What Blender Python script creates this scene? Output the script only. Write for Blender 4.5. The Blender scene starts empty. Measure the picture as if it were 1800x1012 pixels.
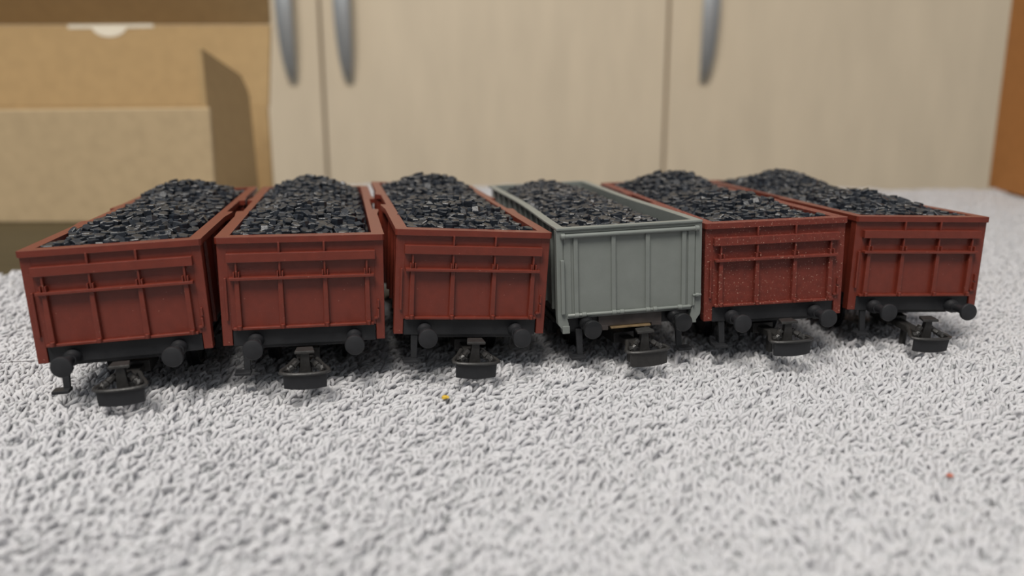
import bpy, bmesh, math, random
import numpy as np
from mathutils import Matrix, Vector

# ---------------------------------------------------------------- basics
S = 0.001                                  # everything below is written in millimetres
scene = bpy.context.scene
C = scene.collection
random.seed(7)
R = math.radians


def srgb(r, g, b):
    f = lambda c: (c / 255 / 12.92) if c / 255 <= 0.04045 else ((c / 255 + 0.055) / 1.055) ** 2.4
    return (f(r), f(g), f(b), 1.0)


# ---------------------------------------------------------------- camera
cam_data = bpy.data.cameras.new('camera')
cam = bpy.data.objects.new('camera', cam_data)
C.objects.link(cam)
cam.matrix_world = (Matrix.Translation((0, 0, 54.94 * S)) @ Matrix.Rotation(R(90 - 12.648), 4, 'X')
                    @ Matrix.Rotation(-0.00165, 4, 'Z'))
cam_data.sensor_width = 36.0
cam_data.lens = 1423.15 / 1800 * 36.0
cam_data.clip_start = 0.005
cam_data.clip_end = 50
cam_data.dof.use_dof = True
cam_data.dof.focus_distance = 0.170
cam_data.dof.aperture_fstop = cam_data.lens / 2.3
scene.camera = cam

# ---------------------------------------------------------------- light and exposure
world = bpy.data.worlds.new('world')
scene.world = world
world.use_nodes = True
bg = world.node_tree.nodes['Background']
wt = world.node_tree
wtc = wt.nodes.new('ShaderNodeTexCoord')
wsp = wt.nodes.new('ShaderNodeSeparateXYZ')
wmr = wt.nodes.new('ShaderNodeMapRange')           # a room: pale ceiling above, dimmer walls around
wmr.inputs['From Min'].default_value = -0.1
wmr.inputs['From Max'].default_value = 0.75
wmr.inputs['To Min'].default_value = 0.04
wmr.inputs['To Max'].default_value = 0.46
wt.links.new(wtc.outputs['Generated'], wsp.inputs['Vector'])
wt.links.new(wsp.outputs['Z'], wmr.inputs['Value'])
wt.links.new(wmr.outputs['Result'], bg.inputs['Strength'])
bg.inputs['Color'].default_value = (0.92, 0.96, 1.0, 1)


def area(name, loc, target, size, power, color):
    d = bpy.data.lights.new(name, 'AREA')
    d.shape = 'DISK'
    d.size = size
    d.energy = power
    d.color = color
    o = bpy.data.objects.new(name, d)
    C.objects.link(o)
    o.location = loc
    o.rotation_euler = (Vector(target) - Vector(loc)).to_track_quat('-Z', 'Y').to_euler()
    return o


area('ceiling_lamp_light', (-0.22, -0.45, 1.25), (0, 0.35, 0), 0.60, 20.5, (1.0, 0.945, 0.87))
scene.view_settings.view_transform = 'Standard'
scene.view_settings.look = 'None'
scene.view_settings.gamma = 1.0
scene.view_settings.use_curve_mapping = False
scene.view_settings.exposure = 0.0
scene.cycles.diffuse_bounces = 8
scene.cycles.max_bounces = 14


# ---------------------------------------------------------------- materials
def mat(name, col, rough=0.5, noise=0.0, nscale=400.0, bump=0.0, bscale=1500.0, stretch=(1, 1, 1), spec=0.5, metal=0.0,
        speck=None, sheen=0.0, speck_at=0.74):
    m = bpy.data.materials.new(name)
    m.use_nodes = True
    nt = m.node_tree
    b = nt.nodes['Principled BSDF']
    b.inputs['Base Color'].default_value = col
    b.inputs['Roughness'].default_value = rough
    b.inputs['Specular IOR Level'].default_value = spec
    b.inputs['Metallic'].default_value = metal
    tc = nt.nodes.new('ShaderNodeTexCoord')
    mp = nt.nodes.new('ShaderNodeMapping')
    mp.inputs['Scale'].default_value = stretch
    nt.links.new(tc.outputs['Object'], mp.inputs['Vector'])
    if noise:
        n = nt.nodes.new('ShaderNodeTexNoise')
        n.inputs['Scale'].default_value = nscale
        n.inputs['Detail'].default_value = 5
        nt.links.new(mp.outputs['Vector'], n.inputs['Vector'])
        r = nt.nodes.new('ShaderNodeMapRange')
        r.inputs['From Min'].default_value = 0.3
        r.inputs['From Max'].default_value = 0.7
        r.inputs['To Min'].default_value = 1 - noise
        r.inputs['To Max'].default_value = 1 + noise
        nt.links.new(n.outputs['Fac'], r.inputs['Value'])
        mx = nt.nodes.new('ShaderNodeMix')
        mx.data_type = 'RGBA'
        mx.blend_type = 'MULTIPLY'
        mx.inputs[0].default_value = 1
        mx.inputs[6].default_value = col
        nt.links.new(r.outputs['Result'], mx.inputs[7])
        out = mx.outputs[2]
        if speck:                          # pale dust specks lying on the plastic
            v = nt.nodes.new('ShaderNodeTexNoise')
            v.inputs['Scale'].default_value = 2600
            v.inputs['Detail'].default_value = 1
            nt.links.new(tc.outputs['Object'], v.inputs['Vector'])
            t = nt.nodes.new('ShaderNodeMapRange')
            t.inputs['From Min'].default_value = speck_at
            t.inputs['From Max'].default_value = speck_at + 0.06
            t.inputs['To Max'].default_value = 0.55
            nt.links.new(v.outputs['Fac'], t.inputs['Value'])
            m2 = nt.nodes.new('ShaderNodeMix')
            m2.data_type = 'RGBA'
            nt.links.new(t.outputs['Result'], m2.inputs[0])
            nt.links.new(out, m2.inputs[6])
            m2.inputs[7].default_value = speck
            out = m2.outputs[2]
        nt.links.new(out, b.inputs['Base Color'])
    if bump:
        n2 = nt.nodes.new('ShaderNodeTexNoise')
        n2.inputs['Scale'].default_value = bscale
        n2.inputs['Detail'].default_value = 3
        nt.links.new(mp.outputs['Vector'], n2.inputs['Vector'])
        bp = nt.nodes.new('ShaderNodeBump')
        bp.inputs['Strength'].default_value = bump
        bp.inputs['Distance'].default_value = 0.0002
        nt.links.new(n2.outputs['Fac'], bp.inputs['Height'])
        nt.links.new(bp.outputs['Normal'], b.inputs['Normal'])
    if sheen:
        b.inputs['Sheen Weight'].default_value = sheen
    return m


M_BROWN = mat('brown_plastic', srgb(110, 45, 32), 0.36, 0.10, 500, 0.15, 2500, spec=0.6, speck=srgb(200, 160, 140))
M_DUSTY = mat('dusty_brown_plastic', srgb(108, 44, 33), 0.5, 0.16, 700, 0.2, 2500, spec=0.5, speck=srgb(205, 170, 150), speck_at=0.66)
M_GREY = mat('grey_plastic', srgb(122, 127, 123), 0.40, 0.05, 300, 0.10, 2500)
M_GREYDK = mat('dark_grey_plastic', srgb(96, 104, 104), 0.5, 0.05, 300)
M_BLACK = mat('black_plastic', srgb(33, 34, 37), 0.5, 0.12, 600, 0.15, 2500)
M_GLOSS = mat('glossy_black_plastic', srgb(28, 29, 31), 0.3, 0.1, 500)
M_COUP = mat('worn_black_metal', srgb(46, 45, 44), 0.42, 0.2, 900, 0.3, 3000)
M_PLATE = mat('dark_brown_metal', srgb(66, 60, 58), 0.45, 0.2, 500)
M_BRASS = mat('bare_brass_edge', srgb(165, 140, 105), 0.35, 0.2, 900, metal=0.6)
M_STEEL = mat('wheel_steel', srgb(70, 70, 72), 0.35, 0.1, 500, metal=0.7)
M_COAL = mat('coal_black', srgb(28, 33, 41), 0.38, 0.45, 900, 0.3, 3000, spec=0.6)
M_COALEDGE = mat('coal_worn_edge', srgb(78, 80, 83), 0.5, 0.3, 900)
M_TERRY = mat('white_terry', srgb(191, 191, 194), 0.9, 0.03, 150, spec=0.1, sheen=0.2)
M_CARD = mat('kraft_card', srgb(182, 154, 112), 0.8, 0.05, 130, 0.2, 900, spec=0.2)
M_CARDIN = mat('kraft_card_grey', srgb(188, 166, 132), 0.8, 0.06, 160, 0.2, 900, spec=0.2)
M_CARDBR = mat('kraft_card_brown', srgb(188, 128, 72), 0.8, 0.05, 130, 0.2, 900, spec=0.2)
M_TABLE = mat('dark_olive_table', srgb(62, 54, 32), 0.45, 0.2, 30, stretch=(1, 12, 1))
M_DOOR = mat('pale_maple_laminate', srgb(232, 216, 190), 0.5, 0.045, 14, stretch=(3, 3, 0.7), spec=0.35)
M_CARC = mat('maple_carcass', srgb(150, 132, 92), 0.6, 0.05, 14)
M_HANDLE = mat('brushed_steel', srgb(205, 210, 214), 0.42, 0.05, 300, metal=0.6)
M_FLOOR = mat('grey_floor', srgb(120, 110, 100), 0.6, 0.1, 10)
M_WALL = mat('painted_wall', srgb(200, 195, 185), 0.9, 0.02, 20)
M_SLOTLIGHT = mat('thumb_slot_light', srgb(235, 228, 210), 0.8, 0.02, 200)  # pale colour standing in for brightness behind the lid's thumb slot
M_HAIR = mat('dark_hair', srgb(50, 40, 36), 0.5, 0.1, 200)
M_CRUMB = mat('yellow_crumb', srgb(205, 170, 60), 0.7, 0.2, 900)
M_CRUMBR = mat('red_crumb', srgb(190, 110, 90), 0.7, 0.2, 900)


# soft cotton lets light through the yarn
tn = M_TERRY.node_tree.nodes['Principled BSDF']
tn.inputs['Subsurface Weight'].default_value = 0.75
tn.inputs['Subsurface Radius'].default_value = (1.0, 0.95, 0.95)
tn.inputs['Subsurface Scale'].default_value = 0.0011


# ---------------------------------------------------------------- mesh helpers
class MB:
    """Collects shapes in millimetres and links them as one mesh object."""

    def __init__(s, off=(0, 0, 0)):
        s.v, s.f, s.off = [], [], off

    def add(s, vs, fs):
        n = len(s.v)
        s.v += [tuple(p) for p in vs]
        s.f += [tuple(i + n for i in f) for f in fs]
        return s

    def box(s, x0, x1, y0, y1, z0, z1):
        return s.add([(x0, y0, z0), (x1, y0, z0), (x1, y1, z0), (x0, y1, z0), (x0, y0, z1), (x1, y0, z1), (x1, y1, z1), (x0, y1, z1)],
                     [(3, 2, 1, 0), (4, 5, 6, 7), (0, 1, 5, 4), (1, 2, 6, 5), (2, 3, 7, 6), (3, 0, 4, 7)])

    def prism(s, a, b):
        """solid between two polygons with the same vertex count"""
        n = len(a)
        return s.add(list(a) + list(b), [tuple(range(n))[::-1], tuple(range(n, 2 * n))] + [(i, (i + 1) % n, n + (i + 1) % n, n + i) for i in range(n)])

    def ring(s, outer, inner, z0, z1):
        n = len(outer)
        vs = [(x, y, z0) for x, y in outer] + [(x, y, z1) for x, y in outer] + [(x, y, z0) for x, y in inner] + [(x, y, z1) for x, y in inner]
        fs = []
        for i in range(n):
            j = (i + 1) % n
            fs += [(i, j, n + j, n + i), (2 * n + j, 2 * n + i, 3 * n + i, 3 * n + j), (n + i, n + j, 3 * n + j, 3 * n + i), (j, i, 2 * n + i, 2 * n + j)]
        return s.add(vs, fs)

    def lathe(s, o, axis, prof, n=24):
        """prof = [(distance along axis, radius)...], closed at both ends"""
        a = Vector(axis).normalized()
        u = a.orthogonal().normalized()
        w = a.cross(u)
        vs, fs = [], []
        for d, r in prof:
            for k in range(n):
                t = 2 * math.pi * k / n
                vs.append(tuple(Vector(o) + a * d + (u * math.cos(t) + w * math.sin(t)) * r))
        m = len(prof)
        for i in range(m - 1):
            for k in range(n):
                fs.append((i * n + k, i * n + (k + 1) % n, (i + 1) * n + (k + 1) % n, (i + 1) * n + k))
        fs.append(tuple(range(n))[::-1])
        fs.append(tuple((m - 1) * n + k for k in range(n)))
        return s.add(vs, fs)

    def tube(s, pts, r, n=8, flat=1.0):
        pts = [Vector(p) for p in pts]
        rs = r if isinstance(r, (list, tuple)) else [r] * len(pts)
        vs, fs = [], []
        for i, p in enumerate(pts):
            t = (pts[min(i + 1, len(pts) - 1)] - pts[max(i - 1, 0)]).normalized()
            u = t.cross(Vector((0, 0, 1)))
            u = u.normalized() if u.length > 1e-4 else Vector((1, 0, 0))
            w = u.cross(t)
            for k in range(n):
                a = 2 * math.pi * k / n
                vs.append(tuple(p + (u * math.cos(a) + w * math.sin(a) * flat) * rs[i]))
        for i in range(len(pts) - 1):
            for k in range(n):
                fs.append((i * n + k, i * n + (k + 1) % n, (i + 1) * n + (k + 1) % n, (i + 1) * n + k))
        fs.append(tuple(range(n))[::-1])
        fs.append(tuple((len(pts) - 1) * n + k for k in range(n)))
        return s.add(vs, fs)

    def build(s, name, m, parent=None, bevel=0.0, smooth=False, seg=2):
        me = bpy.data.meshes.new(name)
        ox, oy, oz = s.off
        me.from_pydata([((x - ox) * S, (y - oy) * S, (z - oz) * S) for x, y, z in s.v], [], s.f)
        bm = bmesh.new()
        bm.from_mesh(me)
        bmesh.ops.recalc_face_normals(bm, faces=bm.faces)
        bm.to_mesh(me)
        bm.free()
        me.materials.append(m)
        o = bpy.data.objects.new(name, me)
        C.objects.link(o)
        if parent:
            o.parent = parent
        if smooth:
            me.set_sharp_from_angle(angle=R(40))
            for p in me.polygons:
                p.use_smooth = True
        if bevel:
            b = o.modifiers.new('bevel', 'BEVEL')
            b.width = bevel * S
            b.segments = seg
            b.limit_method = 'ANGLE'
            b.angle_limit = R(40)
        return o


def tag(o, label=None, cat=None, group=None, kind=None):
    for k, v in (('label', label), ('category', cat), ('group', group), ('kind', kind)):
        if v:
            o[k] = v
    return o


def empty(name, loc=(0, 0, 0), rz=0.0):
    o = bpy.data.objects.new(name, None)
    C.objects.link(o)
    o.location = [c * S for c in loc]
    o.rotation_euler = (0, 0, rz)
    o.empty_display_size = 0.01
    return o


def copy_tree(o, parent=None):
    c = o.copy()
    C.objects.link(c)
    if parent:
        c.parent = parent
    for ch in list(o.children):
        copy_tree(ch, c)
    return c


# ---------------------------------------------------------------- the setting
def structure(name, m, mb, parent=None):
    o = mb.build(name, m, parent)
    o['kind'] = 'structure'
    return o


structure('floor', M_FLOOR, MB().box(-1800, 1800, -900, 1720, -775, -755))
structure('wall_back', M_WALL, MB().box(-1800, 1800, 1700, 1740, -755, 1700))

TABLE_Z = -5.0
tb = tag(empty('table', (0, 250, -755)), 'dark olive brown table under the towel and the cardboard boxes', 'table')
MB((0, 250, -755)).box(-620, 620, -250, 592, -33, TABLE_Z).build('tabletop', M_TABLE, tb, 2)
for sx in (-1, 1):
    for sy in (-1, 1):
        MB((0, 250, -755)).box(sx * 570 - 25, sx * 570 + 25, 170 + sy * 385 - 25, 170 + sy * 385 + 25, -755, -33).build('leg', M_TABLE, tb, 2)

# cupboards with tall pale doors, beyond the table
DY = 1088.0
GAP = 1.7
X1, X2 = -246.0, 202.0


def bow_handle(x, parent, off, z0):
    """vertical bow handle: flat strip that bulges away from the door"""
    h, dep = 210.0, 33.0
    n = 22
    mb = MB(off)
    rings = []
    for i in range(n + 1):
        t = i / n
        z = z0 + h * t
        d = dep * (math.sin(math.pi * t) ** 0.55)
        w = 4.0 + 6.5 * (math.sin(math.pi * t) ** 0.5)
        dz = math.cos(math.pi * t)
        th = 3.4
        y = DY - d
        rings.append([(x - w, y, z), (x - w * .55, y - th, z), (x + w * .55, y - th, z), (x + w, y, z), (x + w * .6, y + th, z), (x - w * .6, y + th, z)])
    vs = [p for r in rings for p in r]
    fs = []
    for i in range(n):
        for k in range(6):
            fs.append((i * 6 + k, i * 6 + (k + 1) % 6, (i + 1) * 6 + (k + 1) % 6, (i + 1) * 6 + k))
    fs.append(tuple(range(6))[::-1])
    fs.append(tuple(n * 6 + k for k in range(6)))
    mb.add(vs, fs)
    return mb.build('handle', M_HANDLE, parent, smooth=True)


def cupboard(x0, x1, gaps, handles, label):
    base = ((x0 + x1) / 2, DY + 250, -755)
    root = tag(empty('cupboard', base), label, 'cupboard', 'pale maple cupboards behind the table')
    MB(base).box(x0 + 1, x1 - 1, DY + 22, DY + 560, -755, 1250).build('carcass', M_CARC, root)
    edges = [x0] + gaps + [x1]
    for i in range(len(edges) - 1):
        a, b = edges[i] + GAP, edges[i + 1] - GAP
        d = MB(base).box(a, b, DY, DY + 19, -690, 1245).build('door', M_DOOR, root, 1.2)
        bow_handle(handles[i], d, base, 84)
    return root


cupboard(X1 - 448, X2, [X1], [-283.5, -211.0], 'pale maple cupboard with two tall doors, their steel handles side by side at left')
cupboard(X2, X2 + 450, [], [248.0], 'pale maple cupboard with one door and one steel handle, standing at right')

# ---------------------------------------------------------------- open mailing box at left
base = (-288, 475, TABLE_Z)
bx = tag(empty('mailing_box', base), 'open kraft cardboard mailing box with its lid standing up, at left behind the wagons', 'box')
bz = TABLE_Z
MB(base).prism([(-420, 427, bz), (-156.5, 427, bz), (-156.5, 430, bz), (-420, 430, bz)],
               [(-420, 427, 52.2), (-155.5, 426.6, 54.6), (-155.5, 429.6, 54.6), (-420, 430, 52.2)]).build('front_panel', M_CARDIN, bx, 0.8)
MB(base).box(-420, -156, 430, 520, bz, bz + 3).build('bottom_panel', M_CARD, bx)
MB(base).box(-423, -420, 427, 520, bz, 54).build('side_panel', M_CARD, bx)
fl = [(428, bz), (503, bz), (499, 60.5), (496.5, 65), (486, 73), (427.3, 84.3)]
MB(base).prism([(-156.2 - (z + 5) * 0.012, y, z) for y, z in fl], [(-159.2 - (z + 5) * 0.012, y, z) for y, z in fl]).build('side_flap', M_CARD, bx, 0.5)
MB(base).box(-420, -153, 520, 523, bz, 55).build('back_panel', M_CARD, bx, 0.6)
lid = MB(base).prism([(-422, 520.5, 55), (-152.5, 520.5, 55), (-152.5, 523.5, 55), (-422, 523.5, 55)],
                     [(-422, 525.5, 104.5), (-149.5, 525.5, 104.5), (-149.5, 528.5, 104.5), (-422, 528.5, 104.5)]).build('lid', M_CARD, bx, 0.6)
MB(base).prism([(-422, 525.5, 104.5), (-149.5, 525.5, 104.5), (-149.5, 527.5, 107), (-422, 527.5, 107)],
               [(-422, 503, 140), (-143, 503, 140), (-143, 505.5, 141), (-422, 505.5, 141)]).build('tuck_flap', M_CARD, bx, 0.5)
# pale patch on the lid fold, painted for light showing through a thumb slot
hx = -249.5
pts = [(hx + 11 * math.cos(a), -7 * math.sin(a)) for a in [math.pi * k / 14 for k in range(15)]]
sl = MB(base).prism([(x, 525.1 - .1 * 0 + z * 0.1, 104.2 + z) for x, z in pts], [(x, 525.6 + z * 0.1, 104.2 + z) for x, z in pts])
sl.prism([(-275, 525.0, 102.3), (-222, 525.0, 102.9), (-222, 525.2, 105), (-275, 525.2, 104.6)],
         [(-275, 525.5, 102.3), (-222, 525.5, 102.9), (-222, 525.7, 105), (-275, 525.7, 104.6)])
tag(sl.build('thumb_slot_patch', M_SLOTLIGHT, bx), 'pale patch painted as light through the thumb slot at the lid fold')

# ---------------------------------------------------------------- brown carton at right
base = (410, 470, 0)
cb = tag(empty('carton', base), 'plain orange brown cardboard carton standing on the towel at the right edge', 'box')
u = Vector((-0.203, -0.979))           # along its left side towards the camera
w = Vector((0.979, -0.203))
p0 = Vector((326.5, 556.6))


def cq(a, b):
    q = p0 + u * a + w * b
    return (q.x, q.y)


def cpanel(name, a0, a1, b0, b1, z0, z1):
    q = [cq(a0, b0), cq(a1, b0), cq(a1, b1), cq(a0, b1)]
    MB(base).prism([(x, y, z0) for x, y in q], [(x, y, z1) for x, y in q]).build(name, M_CARDBR, cb, 0.6)


cpanel('side_panel', 0, 150, 0, 3, 0.2, 260)
cpanel('side_panel', 0, 150, 197, 200, 0.2, 260)
cpanel('front_panel', 147, 150, 3, 197, 0.2, 260)
cpanel('back_panel', 0, 3, 3, 197, 0.2, 260)
cpanel('bottom_panel', 3, 147, 3, 197, 0.2, 3)
cpanel('top_flap', 0, 150, 0, 100, 260, 263)
cpanel('top_flap', 0, 150, 100, 200, 260, 263)

# ---------------------------------------------------------------- towel
tw = tag(empty('towel', (0, 200, TABLE_Z)), 'white terry towel spread under the six model wagons', 'towel')


def left_edge(y):
    return np.where(y > 270, -175 + (y - 270) * 0.16, -175.0)


def far_edge(x):
    return 585 - (x + 100) * 0.092


def relief(x, y):
    return (0.55 * np.sin(x * 0.061 + 1.3) * np.sin(y * 0.047 + 0.4) + 0.35 * np.sin(x * 0.13 + y * 0.09) * np.cos(y * 0.11 - 0.6)
            + 0.25 * np.sin(x * 0.31 - y * 0.17))


xs = np.arange(-180, 421, 5.0)
ys = np.arange(-60, 590, 5.0)
vs, fs = [], []
for j, y in enumerate(ys):
    for i, x in enumerate(xs):
        xx = max(float(x), float(left_edge(np.array(y))))
        yy = min(float(y), float(far_edge(xx)))
        vs.append((xx, yy, -1.7 + float(relief(xx, yy))))
nx = len(xs)
for j in range(len(ys) - 1):
    for i in range(nx - 1):
        a = j * nx + i
        fs.append((a, a + 1, a + nx + 1, a + nx))
n0 = len(vs)
vs += [(x, y, TABLE_Z + 0.1) for x, y, z in vs]
fs += [tuple(k + n0 for k in f[::-1]) for f in fs]
rim = [i for i in range(nx)] + [j * nx + nx - 1 for j in range(1, len(ys))] + [(len(ys) - 1) * nx + i for i in range(nx - 2, -1, -1)] + [j * nx for j in range(len(ys) - 2, 0, -1)]
for k in range(len(rim)):
    a, b = rim[k], rim[(k + 1) % len(rim)]
    fs.append((a, b, b + n0, a + n0))
MB((0, 200, TABLE_Z)).add(vs, fs).build('woven_ground', M_TERRY, tw, smooth=True)


def loops_mesh(px, py, size, sides, K, rng):
    """terry loops: arched yarn, two legs side by side and a round tip, leaning over"""
    n = len(px)
    flow = 0.55 + 0.9 * np.sin(px * 0.045 + 0.8 * np.sin(py * 0.03)) + 0.7 * np.cos(py * 0.06 + px * 0.02)
    ang = 0.6 + 0.45 * flow + rng.normal(0, 0.6, n)
    lean = np.radians(np.clip(rng.normal(42, 15, n), 5, 75))
    h = rng.uniform(1.6, 2.4, n) * size
    g = rng.uniform(0.30, 0.44, n) * size
    r = rng.uniform(0.27, 0.34, n) * size
    dx, dy = np.cos(ang), np.sin(ang)
    ut = rng.normal(0.15, 0.6, n)
    v = np.stack([dx * np.sin(lean), dy * np.sin(lean), np.cos(lean)], 1)        # up the loop
    q = np.stack([np.cos(ut), np.sin(ut), np.zeros(n)], 1)
    uu = q - v * (q * v).sum(1, keepdims=True)
    uu /= np.linalg.norm(uu, axis=1, keepdims=True)
    nn = np.cross(v, uu)
    if K == 7:
        prof = [(-.75, 0), (-1.0, .42), (-.98, .76), (0, 1.0), (.98, .76), (1.0, .42), (.75, 0)]
    else:
        prof = [(-.8, 0), (-1.05, .6), (0, 1.0), (1.05, .6), (.8, 0)]
    prof = np.array(prof)
    base = np.stack([px, py, -2.5 + relief(px, py)], 1)
    V = np.zeros((n, K, sides, 3))
    tw_ = rng.normal(0, 0.5, n)
    for k in range(K):
        a, b = prof[k]
        bend = 0.22 * b * b * h
        c = base + uu * (a * g)[:, None] + v * (b * h)[:, None]
        c[:, 0] += dx * bend * .6
        c[:, 1] += dy * bend * .6
        c[:, 2] -= bend * .5
        k0, k1 = max(k - 1, 0), min(k + 1, K - 1)
        ta = (prof[k1, 0] - prof[k0, 0]) * g
        tb_ = (prof[k1, 1] - prof[k0, 1]) * h
        L = np.sqrt(ta * ta + tb_ * tb_) + 1e-9
        m = -uu * (tb_ / L)[:, None] + v * (ta / L)[:, None]
        c += nn * (tw_ * (b - .5) * a * .3)[:, None]
        for s_ in range(sides):
            t = 2 * np.pi * s_ / sides
            V[:, k, s_] = c + (m * math.cos(t) + nn * math.sin(t)) * r[:, None]
    idx = np.arange(n * K * sides).reshape(n, K, sides)
    F = np.stack([idx[:, :-1, :], np.roll(idx, -1, 2)[:, :-1, :], np.roll(idx, -1, 2)[:, 1:, :], idx[:, 1:, :]], -1)
    return V.reshape(-1, 3), F.reshape(-1, 4)


def jitter_grid(x0, x1, y0, y1, sp, rng):
    gx, gy = np.meshgrid(np.arange(x0, x1, sp), np.arange(y0, y1, sp))
    gx = gx.ravel() + rng.uniform(-.5, .5, gx.size) * sp
    gy = gy.ravel() + rng.uniform(-.5, .5, gy.size) * sp
    k = (gx > left_edge(gy)) & (gy < far_edge(gx))
    return gx[k], gy[k]


def fov(x, y, m):
    return np.abs(x) < 0.66 * y + m


rng = np.random.default_rng(5)
near = jitter_grid(-175, 175, 66, 235, 1.50, rng)
k = fov(*near, 14)
near = (near[0][k], near[1][k])
mid = jitter_grid(-175, 420, 235, 590, 2.0, rng)
k = fov(*mid, 8) & ((mid[0] > 70) | (mid[0] < -95) | (mid[1] > 255))
mid = (mid[0][k], mid[1][k])
far = jitter_grid(-175, 420, -60, 590, 3.4, rng)
k = ~(fov(*far, 8) & (far[1] > 70))
far = (far[0][k], far[1][k])
VV, FF, o_ = [], [], 0
for (px, py), size, sides, K in ((near, 1.3, 7, 7), (mid, 1.5, 4, 5), (far, 2.0, 4, 5)):
    v_, f_ = loops_mesh(px, py, size, sides, K, rng)
    VV.append(v_)
    FF.append(f_ + o_)
    o_ += len(v_)
VV = np.concatenate(VV) - np.array([0, 200, TABLE_Z])
FF = np.concatenate(FF)


def fast_mesh(name, V, F):
    me = bpy.data.meshes.new(name)
    me.vertices.add(len(V))
    me.vertices.foreach_set('co', (V * S).astype(np.float32).ravel())
    me.loops.add(F.size)
    me.loops.foreach_set('vertex_index', F.astype(np.int32).ravel())
    me.polygons.add(len(F))
    me.polygons.foreach_set('loop_start', np.arange(0, F.size, F.shape[1], dtype=np.int32))
    me.polygons.foreach_set('use_smooth', np.ones(len(F), dtype=bool))
    me.update(calc_edges=True)
    return me


me = fast_mesh('terry_pile', VV, FF)
me.materials.append(M_TERRY)
o = bpy.data.objects.new('terry_pile', me)
C.objects.link(o)
o.parent = tw
o['kind'] = 'stuff'

# ---------------------------------------------------------------- wagons
OFF = (0, 50, -9.5)                    # wagon origin: mid length, under the wheels


def WB():
    return MB(OFF)


def mirror_plan(right):
    """right side polyline (front to back) -> closed plan outline"""
    return right + [(-x, y) for x, y in reversed(right)]


def couplings(root, m, gloss=False):
    c = WB().box(-1.3, 1.3, -6.2, 14, -4.7, -3.3).box(-2.4, 2.4, 5, 13, -5.0, -2.6)
    c.prism([(-1.1, -7.0, -4.6), (1.1, -7.0, -4.6), (1.1, -5.6, -4.6), (-1.1, -5.6, -4.6)],
            [(-.75, -7.0, 0), (.75, -7.0, 0), (.75, -5.8, 0), (-.75, -5.8, 0)])
    c.box(-.5, .5, 1.0, 2.4, -8.6, -4.5)                     # release pin
    cp = c.build('coupling', m, root, 0.12)
    WB().prism([(-1.9, -7.6, -.15), (1.9, -7.6, -.15), (1.5, -5.2, .0), (-1.5, -5.2, .0)],
               [(-1.9, -7.5, .4), (1.9, -7.5, .4), (1.5, -5.2, .65), (-1.5, -5.2, .65)]).build('hook_head', m, cp, 0.12)
    path = [(-2.2, -2.5, -2.7), (-3.2, -5.0, -3.1), (-4.5, -7.6, -3.3), (-4.55, -8.6, -3.45), (-3.6, -9.3, -3.5), (-2.0, -9.7, -3.5), (0, -9.85, -3.5),
            (2.0, -9.7, -3.5), (3.6, -9.3, -3.5), (4.55, -8.6, -3.45), (4.4, -7.6, -3.3), (3.2, -5.0, -3.1), (2.2, -2.5, -2.7)]
    WB().tube(path, 0.42, 10, 0.8).build('coupling_loop', m, cp, smooth=True)
    xs_ = [-4.15 + 8.3 * i / 10 for i in range(11)]
    top = [(x, -9.75 + 0.035 * x * x, -3.55) for x in xs_] + [(x, -9.05 + 0.035 * x * x, -3.55) for x in reversed(xs_)]
    bot = [(x * 0.97, -9.55 + 0.035 * x * x, -6.75 + 0.012 * x * x) for x in xs_] + [(x * 0.97, -8.85 + 0.035 * x * x, -6.75 + 0.012 * x * x) for x in reversed(xs_)]
    WB().prism(top, bot).build('coupling_plate', M_BLACK if not gloss else m, cp, 0.1)
    for sx in (-1, 1):
        pts = []
        for i in range(12):
            t = i / 11
            pts.append((sx * (0.9 + 2.7 * t), -5.4 - 2.6 * t + 0.35 * math.sin(i * 2.3), -1.9 - 1.7 * t + 0.25 * math.cos(i * 2.9)))
        WB().tube(pts, [0.62 + 0.12 * (i % 2) for i in range(12)], 8).build('coupling_spring', m, cp, smooth=True)
    return cp


def buffers(root, m, xs=(-9.6, 9.6), z=0.85, front=-6.2, big=1.0):
    for x in xs:
        b = WB().lathe((x, 1.0, z), (0, -1, 0), [(0, 1.55), (2.0, 1.55), (2.3, 1.3), (3.2, 1.2), (3.25, .95), (-front + .4, .95)], 20).build('buffer', m, root, smooth=True)
        WB().lathe((x, front, z), (0, -1, 0), [(-.25, 1.0), (0, 1.95 * big), (.45, 1.98 * big), (.7, 1.85 * big), (.9, 1.2 * big), (.97, .5)], 28).build('buffer_head', m, b, smooth=True)


def wheelset(root, y):
    a = WB().lathe((-12, y, -4.4), (1, 0, 0), [(0, .6), (.8, .9), (23.2, .9), (24, .6)], 12).build('wheelset', M_STEEL, root, smooth=True)
    for sx in (-1, 1):
        WB().lathe((sx * 6.9, y, -4.4), (sx, 0, 0), [(0, 5.6), (.8, 5.6), (.9, 5.0), (2.3, 4.9), (2.3, 4.2), (1.9, 4.0), (1.9, 1.4), (2.6, 1.3), (2.6, .9)], 36).build('wheel', M_BLACK, a, smooth=True)


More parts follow.
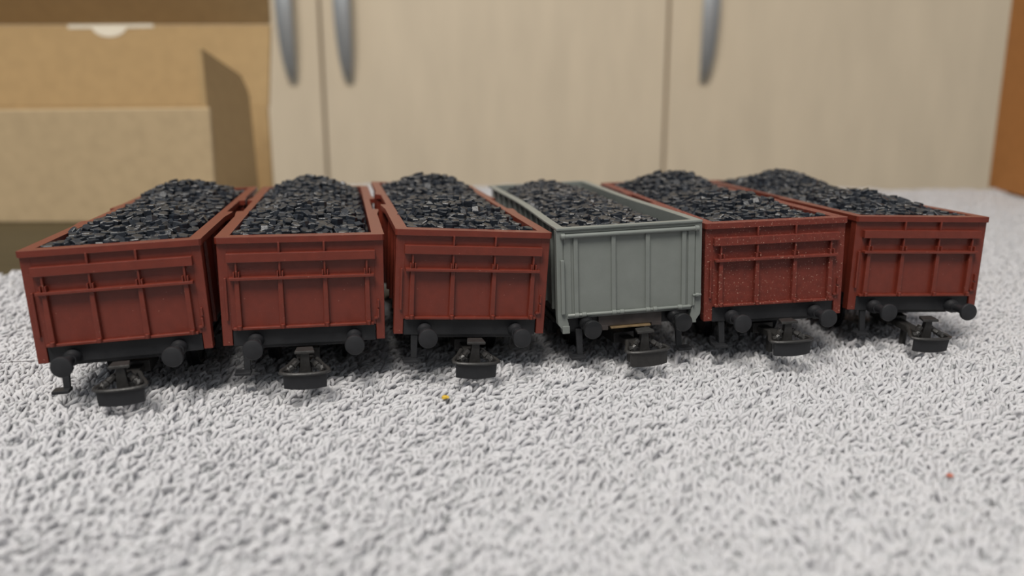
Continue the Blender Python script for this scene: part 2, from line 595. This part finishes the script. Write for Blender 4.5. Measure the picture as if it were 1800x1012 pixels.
def underframe(root, L, m):
    u_ = WB().box(-12.5, 12.5, 2.2, L - 2.2, 0.8, 3.4)
    for sx in (-1, 1):
        u_.box(sx * 12.2 - .7, sx * 12.2 + .7, 2.2, L - 2.2, -.6, 3.0)
    u_.build('underframe', m, root, 0.15)
    for y in (22, L - 22):
        for sx in (-1, 1):
            g = WB().prism([(sx * 11.6, y - 4.2, -.4), (sx * 12.6, y - 4.2, -.4), (sx * 12.6, y + 4.2, -.4), (sx * 11.6, y + 4.2, -.4)],
                           [(sx * 11.6, y - 1.4, -6.2), (sx * 12.6, y - 1.4, -6.2), (sx * 12.6, y + 1.4, -6.2), (sx * 11.6, y + 1.4, -6.2)])
            g.box(sx * 12.9 - .9, sx * 12.9 + .9, y - 1.6, y + 1.6, -5.9, -2.6)
            g.box(sx * 12.9 - .5, sx * 12.9 + .5, y - 8.5, y + 8.5, -1.6, -.9).box(sx * 12.9 - .5, sx * 12.9 + .5, y - 5.5, y + 5.5, -2.3, -1.6)
            g.build('axle_guard', m, root, 0.12)
        wheelset(root, y)


def step(root, m, x, sgn):
    st = WB().prism([(x - .75, .6, .4), (x + .75, .6, .4), (x + .75, 1.4, .4), (x - .75, 1.4, .4)],
                    [(x - .6, -.2, -5.2), (x + .6, -.2, -5.2), (x + .6, .5, -5.2), (x - .6, .5, -5.2)]).build('step', m, root, 0.1)
    x0, x1 = (x - 2.3, x + .8) if sgn < 0 else (x - .8, x + 2.3)
    WB().box(x0, x1, -1.9, .7, -5.8, -5.15).build('step_plate', m, st, 0.12)


def brown_wagon():
    L, H = 100.5, 21.8
    root = empty('coal_wagon')
    # plan of the tub; the door bays amidships are set back
    wall = [(15.0, .0), (15.0, 39), (14.5, 40), (14.5, 62), (15.0, 63), (15.0, L)]
    inn = [(13.9, 1.5), (13.9, 39), (13.9, 40), (13.9, 62), (13.9, 63), (13.9, L - 1.5)]
    tub = WB().ring(mirror_plan(wall), mirror_plan(inn), 3.2, H - .6)
    tub.box(-13.95, 13.95, 1.4, L - 1.4, 3.2, 4.4)
    tub.build('body', M_BROWN, root, 0.1)
    # corner posts run down beside the headstock, wall flush with the end
    for x in (-14.95, 14.95):
        lo = .95 if x < 0 else .85
        WB().prism([(x - lo, -.05, 0), (x + lo, -.05, 0), (x + lo, 2.2, 0), (x - lo, 2.2, 0)],
                   [(x - .95, -.05, H - 1.1), (x + .95, -.05, H - 1.1), (x + .95, 2.2, H - 1.1), (x - .95, 2.2, H - 1.1)]).build('corner_post', M_BROWN, root, 0.12)
    # capping rail with flared ends at the door bays
    ro = [(15.75, -.75), (16.15, -.3), (16.1, 1.5), (16.1, 31), (16.7, 38), (16.7, 40), (15.3, 40.3), (15.3, 62.7), (16.7, 63), (16.7, 65), (16.1, 72), (16.1, L - .5), (15.7, L + .5)]
    ri = [(13.65, 2.2), (13.65, 2.25), (13.65, 2.6), (13.65, 31), (13.65, 38), (13.65, 40), (13.65, 40.3), (13.65, 62.7), (13.65, 63), (13.65, 65), (13.65, 72), (13.65, L - 2), (13.65, L - 1.5)]
    WB().ring(mirror_plan(ro), mirror_plan(ri), H - 1.25, H).build('capping_rail', M_BROWN, root, 0.22)
    # end wall fittings
    e = -.05
    for i, x in enumerate((-12.5, -4.3, 4.3, 12.5)):
        rb = WB().prism([(x - .52, e - .92, H - 18.3), (x + .52, e - .92, H - 18.3), (x + .6, e + .1, H - 18.3), (x - .6, e + .1, H - 18.3)],
                        [(x - .42, e - .92, H - 8.2), (x + .42, e - .92, H - 8.2), (x + .5, e + .1, H - 8.2), (x - .5, e + .1, H - 8.2)])
        rb.box(x - .2, x + .2, e - .85, e + .1, H - 8.0, H - 4.6)
        if i in (1, 2):
            rb.box(x - .2, x + .2, e - .8, e + .1, H - 3.4, H - 1.1)
        rb.lathe((x + .1, e - 1.1, H - 17.9), (0, 0, -1), [(-.4, .45), (.5, .45)], 10)
        rb.build('end_rib', M_BROWN, root, 0.1)
        for dx in (-.42, .5):
            WB().box(x + dx - .14, x + dx + .14, e - 1.25, e - .1, H - 8.0, H - 6.8).build('rail_lug', M_BROWN, root, 0.06)
    WB().box(-14.2, 14.2, e - 1.1, e + .1, H - 4.95, H - 3.15).build('end_band', M_BROWN, root, 0.1)
    WB().box(-13.9, 13.9, e - 1.4, e + .1, H - 8.45, H - 7.85).build('end_rail', M_BROWN, root, 0.1)
    WB().box(-13.7, 13.6, e - .85, e + .1, H - 18.55, H - 18.0).build('hinge_bar', M_BROWN, root, 0.12)
    WB().box(-14.9, -14.45, e - .6, e + .1, H - 16.6, H - 8.0).build('grab_rail', M_BROWN, root, 0.1)
    lt = WB().box(14.35, 14.75, e - .75, e + .1, H - 17.2, H - 15.4).box(14.4, 14.8, e - .6, e + .1, H - 15.0, H - 13.4).box(13.7, 14.6, e - .5, e + .1, H - 17.5, H - 17.0)
    lt.build('door_latch', M_BROWN, root, 0.08)
    # side ribs and doors
    for sx in (-1, 1):
        for y in (9, 18.5, 28, 74, 83, 92):
            WB().prism([(sx * 14.9, y - .7, 3.2), (sx * 15.6, y - .5, 3.2), (sx * 15.6, y + .5, 3.2), (sx * 14.9, y + .7, 3.2)],
                       [(sx * 14.9, y - .7, H - 1.2), (sx * 15.6, y - .5, H - 1.2), (sx * 15.6, y + .5, H - 1.2), (sx * 14.9, y + .7, H - 1.2)]).build('side_rib', M_BROWN, root, 0.08)
        d = WB().box(min(sx * 14.4, sx * 14.8), max(sx * 14.4, sx * 14.8), 41, 61, 4, H - 2.2)
        for zz in (8, 13):
            d.box(min(sx * 14.7, sx * 15.1), max(sx * 14.7, sx * 15.1), 41.5, 60.5, zz, zz + .8)
        d.build('side_door', M_BROWN, root, 0.08)
        for y in (38.9, 64.1):
            WB().box(min(sx * 14.9, sx * 16.2), max(sx * 14.9, sx * 16.2), y - .8, y + .8, 2.4, H - 1.2).build('door_post', M_BROWN, root, 0.1)
    # black running gear
    hs = WB().box(-13.95, 13.95, .25, 2.2, -.25, 3.15)
    hs.box(-9.5, 9.5, .9, 2.4, -1.0, -.2).build('headstock', M_BLACK, root, 0.12)
    buffers(root, M_BLACK)
    step(root, M_BLACK, -11.6, -1)
    couplings(root, M_COUP)
    underframe(root, L, M_BLACK)
    return root


def grey_wagon():
    L, H = 95.0, 22.5
    root = empty('coal_wagon')
    bow = lambda y: 0.9 * math.sin(math.pi * y / L) ** 2           # the long sides bow inwards
    st = [0, 8, 16, 24, 32, 40, 47.5, 55, 63, 71, 79, 87, L]
    wall = [(15.0 - bow(y), y) for y in st]
    inn = [(14.1 - bow(y), min(max(y, 1.3), L - 1.3)) for y in st]
    t = WB().ring(mirror_plan(wall), mirror_plan(inn), 3.4, H - .3)
    t.box(-13.6, 13.6, 1.2, L - 1.2, 3.4, 4.6)
    t.build('body', M_GREY, root, 0.1)
    ro = [(16.0 - bow(y), -.55 if y == 0 else (L + .5 if y == L else y)) for y in st]
    ri = [(14.1 - bow(y), min(max(y, 1.15), L - 1.3)) for y in st]
    WB().ring(mirror_plan(ro), mirror_plan(ri), H - .55, H).build('capping_rail', M_GREY, root, 0.15)
    WB().box(-15.3, 15.3, -.2, .1, H - 1.2, H - .5).build('end_cap_strip', M_GREY, root, 0.08)
    WB().lathe((-15.2, -.55, H - 1.75), (1, 0, 0), [(0, .35), (.15, .62), (.9, .66), (1.0, .47), (29.4, .47), (29.5, .66), (30.25, .62), (30.4, .35)], 16).build('end_tube', M_GREY, root, smooth=True)
    # corner posts with stepped feet
    for sx in (-1, 1):
        pl = [(16.0, H - .55), (16.0, 3.0), (15.9, 1.8), (15.0, .6), (15.0, -.1), (13.6, -.1), (13.6, 1.9), (14.0, 3.5), (14.6, 4.4), (14.6, H - .55)]
        WB().prism([(sx * x, -.25, z) for x, z in pl], [(sx * x, 1.8, z) for x, z in pl]).build('corner_post', M_GREY, root, 0.12)
    tag(WB().box(-15.1, -13.5, -.75, -.2, -.15, 1.5).build('post_foot', M_GREY, root, 0.12))
    for x in (-11.9, -3.7, 3.8, 11.9):
        r_ = WB().box(x - .48, x + .48, -.55, .1, H - 18.7, H - 2.1)
        r_.build('end_rib', M_GREY, root, 0.14)
    WB().box(12.9, 14.4, -.3, .1, H - 18.9, H - 2.2).build('end_strip', M_GREY, root, 0.08)
    WB().box(-14.4, -12.9, -.22, .1, H - 18.9, H - 2.2).build('end_strip', M_GREY, root, 0.08)
    hb = WB().box(-14.0, 13.6, -.55, .4, H - 19.4, H - 18.75)
    hb.lathe((-13.9, -.55, H - 18.75), (1, 0, 0), [(0, .3), (.2, .38), (27.2, .38), (27.4, .3)], 10)
    for x in (-11.9, -10.3, -3.7, -2.0, 3.8, 5.4, 11.0):
        hb.lathe((x - .5, -.6, H - 18.75), (1, 0, 0), [(0, .4), (.1, .55), (.9, .55), (1.0, .4)], 10)
    hb.build('hinge_bar', M_GREY, root, 0.05, smooth=True)
    WB().box(-15.25, -14.45, -.95, -.1, H - 18.4, H - 6.7).build('grab_rail', M_GREY, root, 0.18)
    lt = WB().box(13.9, 14.35, -.75, -.1, 3.9, 6.3).tube([(13.9, -.7, 6.2), (15.8, -.7, 6.2)], .3, 8).lathe((14.9, -.7, 6.2), (1, 0, 0), [(-.35, .45), (.35, .45)], 10)
    lt.build('door_latch', M_GREY, root, 0.08)
    for sx in (-1, 1):
        for y in st[1:-1]:
            x = 15.0 - bow(y)
            WB().box(min(sx * (x - .1), sx * (x + .55)), max(sx * (x - .1), sx * (x + .55)), y - .6, y + .6, 3.4, H - .5).build('side_rib', M_GREY, root, 0.08)
    # running gear
    hs = WB().box(-13.5, 13.5, 1.3, 2.6, 0.2, 3.4)
    hs.build('headstock', M_BLACK, root, 0.1)
    pl = WB().box(-7.0, 7.2, .2, 1.3, .55, 3.3).box(-7.0, -4.8, .15, 1.3, -.3, .8).box(4.9, 7.2, .15, 1.3, -.1, .8)
    tag(pl.build('drawgear_plate', M_PLATE, root, 0.12), 'dark brown metal plate')
    tag(WB().box(-4.4, 4.5, -.55, .9, .1, .5).build('plate_edge', M_BRASS, root, 0.08), 'bare brass coloured edge')
    buffers(root, M_GLOSS, (-9.8, 9.9), 1.7, -5.2, 1.0)
    step(root, M_BLACK, -11.2, -1)
    step(root, M_BLACK, 11.2, 1)
    cp = couplings(root, M_COUP, True)
    underframe(root, L, M_BLACK)
    return root


def pose(x, y, z, yaw, p, r):
    m = Matrix.Translation((x * S, y * S, z * S)) @ Matrix.Rotation(R(yaw), 4, 'Z') @ Matrix.Rotation(R(p), 4, 'X') @ Matrix.Rotation(R(r), 4, 'Y')
    return m @ Matrix.Translation([c * S for c in OFF])


POSES = [(-74.12, 149.48, 8.10, 11.12, .19, -2.35), (-41.59, 157.06, 8.54, 11.62, .06, .61), (-8.77, 163.15, 8.54, 12.37, .25, 3.43),
         (25.51, 168.93, 8.34, 10.0, -.05, -1.89), (58.0, 174.43, 9.01, 6.71, -.32, -1.64), (93.4, 183.72, 8.48, 6.28, -.41, 1.3)]
WLAB = ['red-brown model coal wagon at the far left, tilted, nearest the cardboard box',
        'red-brown model coal wagon, second from the left, between two red-brown ones',
        'red-brown model coal wagon standing just left of the grey wagon',
        'grey model coal wagon, the only grey one among the red-brown ones',
        'dusty red-brown model coal wagon standing just right of the grey wagon',
        'red-brown model coal wagon at the far right end of the row']
CLAB = ['heap of black coal filling the tilted red-brown wagon at far left',
        'heap of black coal filling the second red-brown wagon from the left',
        'heap of black coal filling the red-brown wagon just left of the grey one',
        'low heap of black coal inside the grey wagon',
        'heap of black coal filling the red-brown wagon just right of the grey one',
        'heap of black coal filling the red-brown wagon at far right']
COUPYAW = [1, 0, 0, 4, 2, 0]
COUPDIP = [0, 0, 0, -2.5, -2, 3.5]

proto = brown_wagon()
grey = grey_wagon()
wagons = []
first = True
for i, ps in enumerate(POSES):
    if i == 3:
        wg = grey
    elif first:
        wg, first = proto, False
    else:
        wg = copy_tree(proto)
    wg.matrix_world = pose(*ps)
    tag(wg, WLAB[i], 'model wagon', 'model coal wagons in a row')
    wagons.append(wg)
    if i == 4:                                             # this one is dusty
        for ch in wg.children:
            if ch.material_slots and ch.material_slots[0].material == M_BROWN:
                ch.material_slots[0].link = 'OBJECT'
                ch.material_slots[0].material = M_DUSTY
    for ch in wg.children:
        if ch.name.split('.')[0] == 'coupling':
            pv = Matrix.Translation([(0 - OFF[0]) * S, (8 - OFF[1]) * S, (-4 - OFF[2]) * S])
            ch.matrix_local = pv @ Matrix.Rotation(R(COUPYAW[i]), 4, 'Z') @ Matrix.Rotation(R(COUPDIP[i]), 4, 'X') @ pv.inverted()


# ---------------------------------------------------------------- coal
def coal_mesh(seed, xw, y0, y1, hfun, sp=1.62):
    rg = random.Random(seed)
    V, F, MI = [], [], []
    # solid heap under the lumps
    nx_, ny_ = 14, 48
    for j in range(ny_ + 1):
        for i in range(nx_ + 1):
            x = -xw + 2 * xw * i / nx_
            y = y0 + (y1 - y0) * j / ny_
            V.append((x, y, hfun(x, y) - .45))
    top = len(V)
    for j in range(ny_):
        for i in range(nx_):
            a = j * (nx_ + 1) + i
            F.append((a, a + 1, a + nx_ + 2, a + nx_ + 1))
            MI.append(0)
    V += [(x, y, 4.7) for x, y, z in V]
    r_ = list(range(nx_ + 1)) + [j * (nx_ + 1) + nx_ for j in range(1, ny_ + 1)] + [ny_ * (nx_ + 1) + i for i in range(nx_ - 1, -1, -1)] + [j * (nx_ + 1) for j in range(ny_ - 1, 0, -1)]
    for k in range(len(r_)):
        a, b = r_[k], r_[(k + 1) % len(r_)]
        F.append((b, a, a + top, b + top))
        MI.append(0)
    F.append((0 + top, nx_ + top, ny_ * (nx_ + 1) + nx_ + top, ny_ * (nx_ + 1) + top)[::-1])
    MI.append(0)
    y = y0 + .8
    while y < y1 - .7:
        x = -xw + .8
        while x < xw - .7:
            px = x + rg.uniform(-.45, .45)
            py = y + rg.uniform(-.45, .45)
            px = max(-xw + 1.0, min(xw - 1.0, px))
            py = max(y0 + 1.0, min(y1 - 1.0, py))
            n = rg.choice((4, 5, 5, 6))
            r = rg.uniform(.85, 1.3)
            hh = rg.uniform(.95, 1.5)
            a0 = rg.uniform(0, 6.28)
            pol = [(r * rg.uniform(.85, 1.1) * math.cos(a0 + 6.2832 * k / n), r * rg.uniform(.85, 1.1) * math.sin(a0 + 6.2832 * k / n)) for k in range(n)]
            ch = .16
            q = Matrix.Rotation(rg.uniform(0, 6.28), 3, 'Z') @ Matrix.Rotation(abs(rg.gauss(0, .30)), 3, 'X') @ Matrix.Rotation(rg.uniform(0, 6.28), 3, 'Z')
            o3 = Vector((px, py, hfun(px, py) - .45 + rg.uniform(-.5, .5)))
            b = len(V)
            for z, sc in ((-hh, .86), (-hh + ch, 1), (hh - ch, 1), (hh, .86)):
                for (ax, ay) in pol:
                    V.append(tuple(o3 + q @ Vector((ax * sc, ay * sc, z))))
            for l in range(3):
                for k in range(n):
                    F.append((b + l * n + k, b + l * n + (k + 1) % n, b + (l + 1) * n + (k + 1) % n, b + (l + 1) * n + k))
                    MI.append(1 if (l == 2 and rg.random() < .3) else 0)
            F.append(tuple(b + 3 * n + k for k in range(n)))
            F.append(tuple(b + k for k in range(n))[::-1])
            MI += [0, 0]
            x += sp
        y += sp
    me = bpy.data.meshes.new('coal_load')
    me.from_pydata([((x - OFF[0]) * S, (y - OFF[1]) * S, (z - OFF[2]) * S) for x, y, z in V], [], F)
    me.materials.append(M_COAL)
    me.materials.append(M_COALEDGE)
    me.polygons.foreach_set('material_index', MI)
    return me


def interp(t, kp):
    for (a, va), (b, vb) in zip(kp, kp[1:]):
        if t <= b:
            s_ = (t - a) / (b - a)
            s_ = s_ * s_ * (3 - 2 * s_)
            return va + (vb - va) * max(0, min(1, s_))
    return kp[-1][1]


RIDGE = [(1, 20.6), (9, 22.0), (27, 24.2), (46, 22.9), (55, 23.4), (74, 26.2), (88, 24.0), (99, 20.0)]


def brown_h(x, y):
    e_ = 20.0 + .5 * math.sin(y * .35)
    return e_ + (interp(y, RIDGE) - e_) * (1 - min(1, abs(x) / 13.8) ** 2.0) + .18 * math.sin(x * 1.3 + y * .8)


def grey_h(x, y):
    rd = interp(y, [(1, 21.6), (20, 22.4), (60, 23.6), (76, 23.6), (94, 19)])
    e_ = 18.6
    xx = x + 2.2
    return e_ + (rd - e_) * max(0, 1 - (abs(xx) / 15.5) ** 2) + (.5 if x < 0 else 0) * (1 - x / -14)


coal_a = coal_mesh(3, 13.5, 2.1, 98.8, brown_h)
coal_b = coal_mesh(11, 13.5, 2.1, 98.8, brown_h)
coal_c = coal_mesh(19, 13.2, 1.5, 93.5, grey_h, 1.4)
for i, ps in enumerate(POSES):
    c = bpy.data.objects.new('coal_load', coal_c if i == 3 else (coal_a if i % 2 else coal_b))
    C.objects.link(c)
    c.matrix_world = pose(*ps)
    tag(c, CLAB[i], 'coal', 'coal loads of the wagons', 'stuff')

# ---------------------------------------------------------------- small things lying on the towel
pts = [(-118 + 15.5 * t, 167.5 + 1.2 * t - 1.0 * math.sin(3 * t), .9 + .3 * math.sin(2.4 * t)) for t in [k / 20 for k in range(21)]]
tag(MB().tube(pts, .06, 6).build('hair', M_HAIR, smooth=True), 'single thin dark hair lying on the towel beside the leftmost wagon', 'hair')


def crumb(name, x, y, z, r, m, label, seed):
    rg = random.Random(seed)
    bm = bmesh.new()
    bmesh.ops.create_icosphere(bm, subdivisions=2, radius=r * S)
    for v in bm.verts:
        v.co *= rg.uniform(.75, 1.15)
        v.co.z *= .6
        v.co.x *= 1.3
    me_ = bpy.data.meshes.new(name)
    bm.to_mesh(me_)
    bm.free()
    me_.materials.append(m)
    o_ = bpy.data.objects.new(name, me_)
    C.objects.link(o_)
    o_.location = (x * S, y * S, z * S)
    tag(o_, label, 'crumb')


crumb('crumb', -12.9, 147, .5, .6, M_CRUMB, 'tiny yellow crumb on the towel in front of the wagons', 1)
crumb('crumb', 66, 113, .5, .45, M_CRUMBR, 'tiny reddish speck on the towel at lower right', 2)
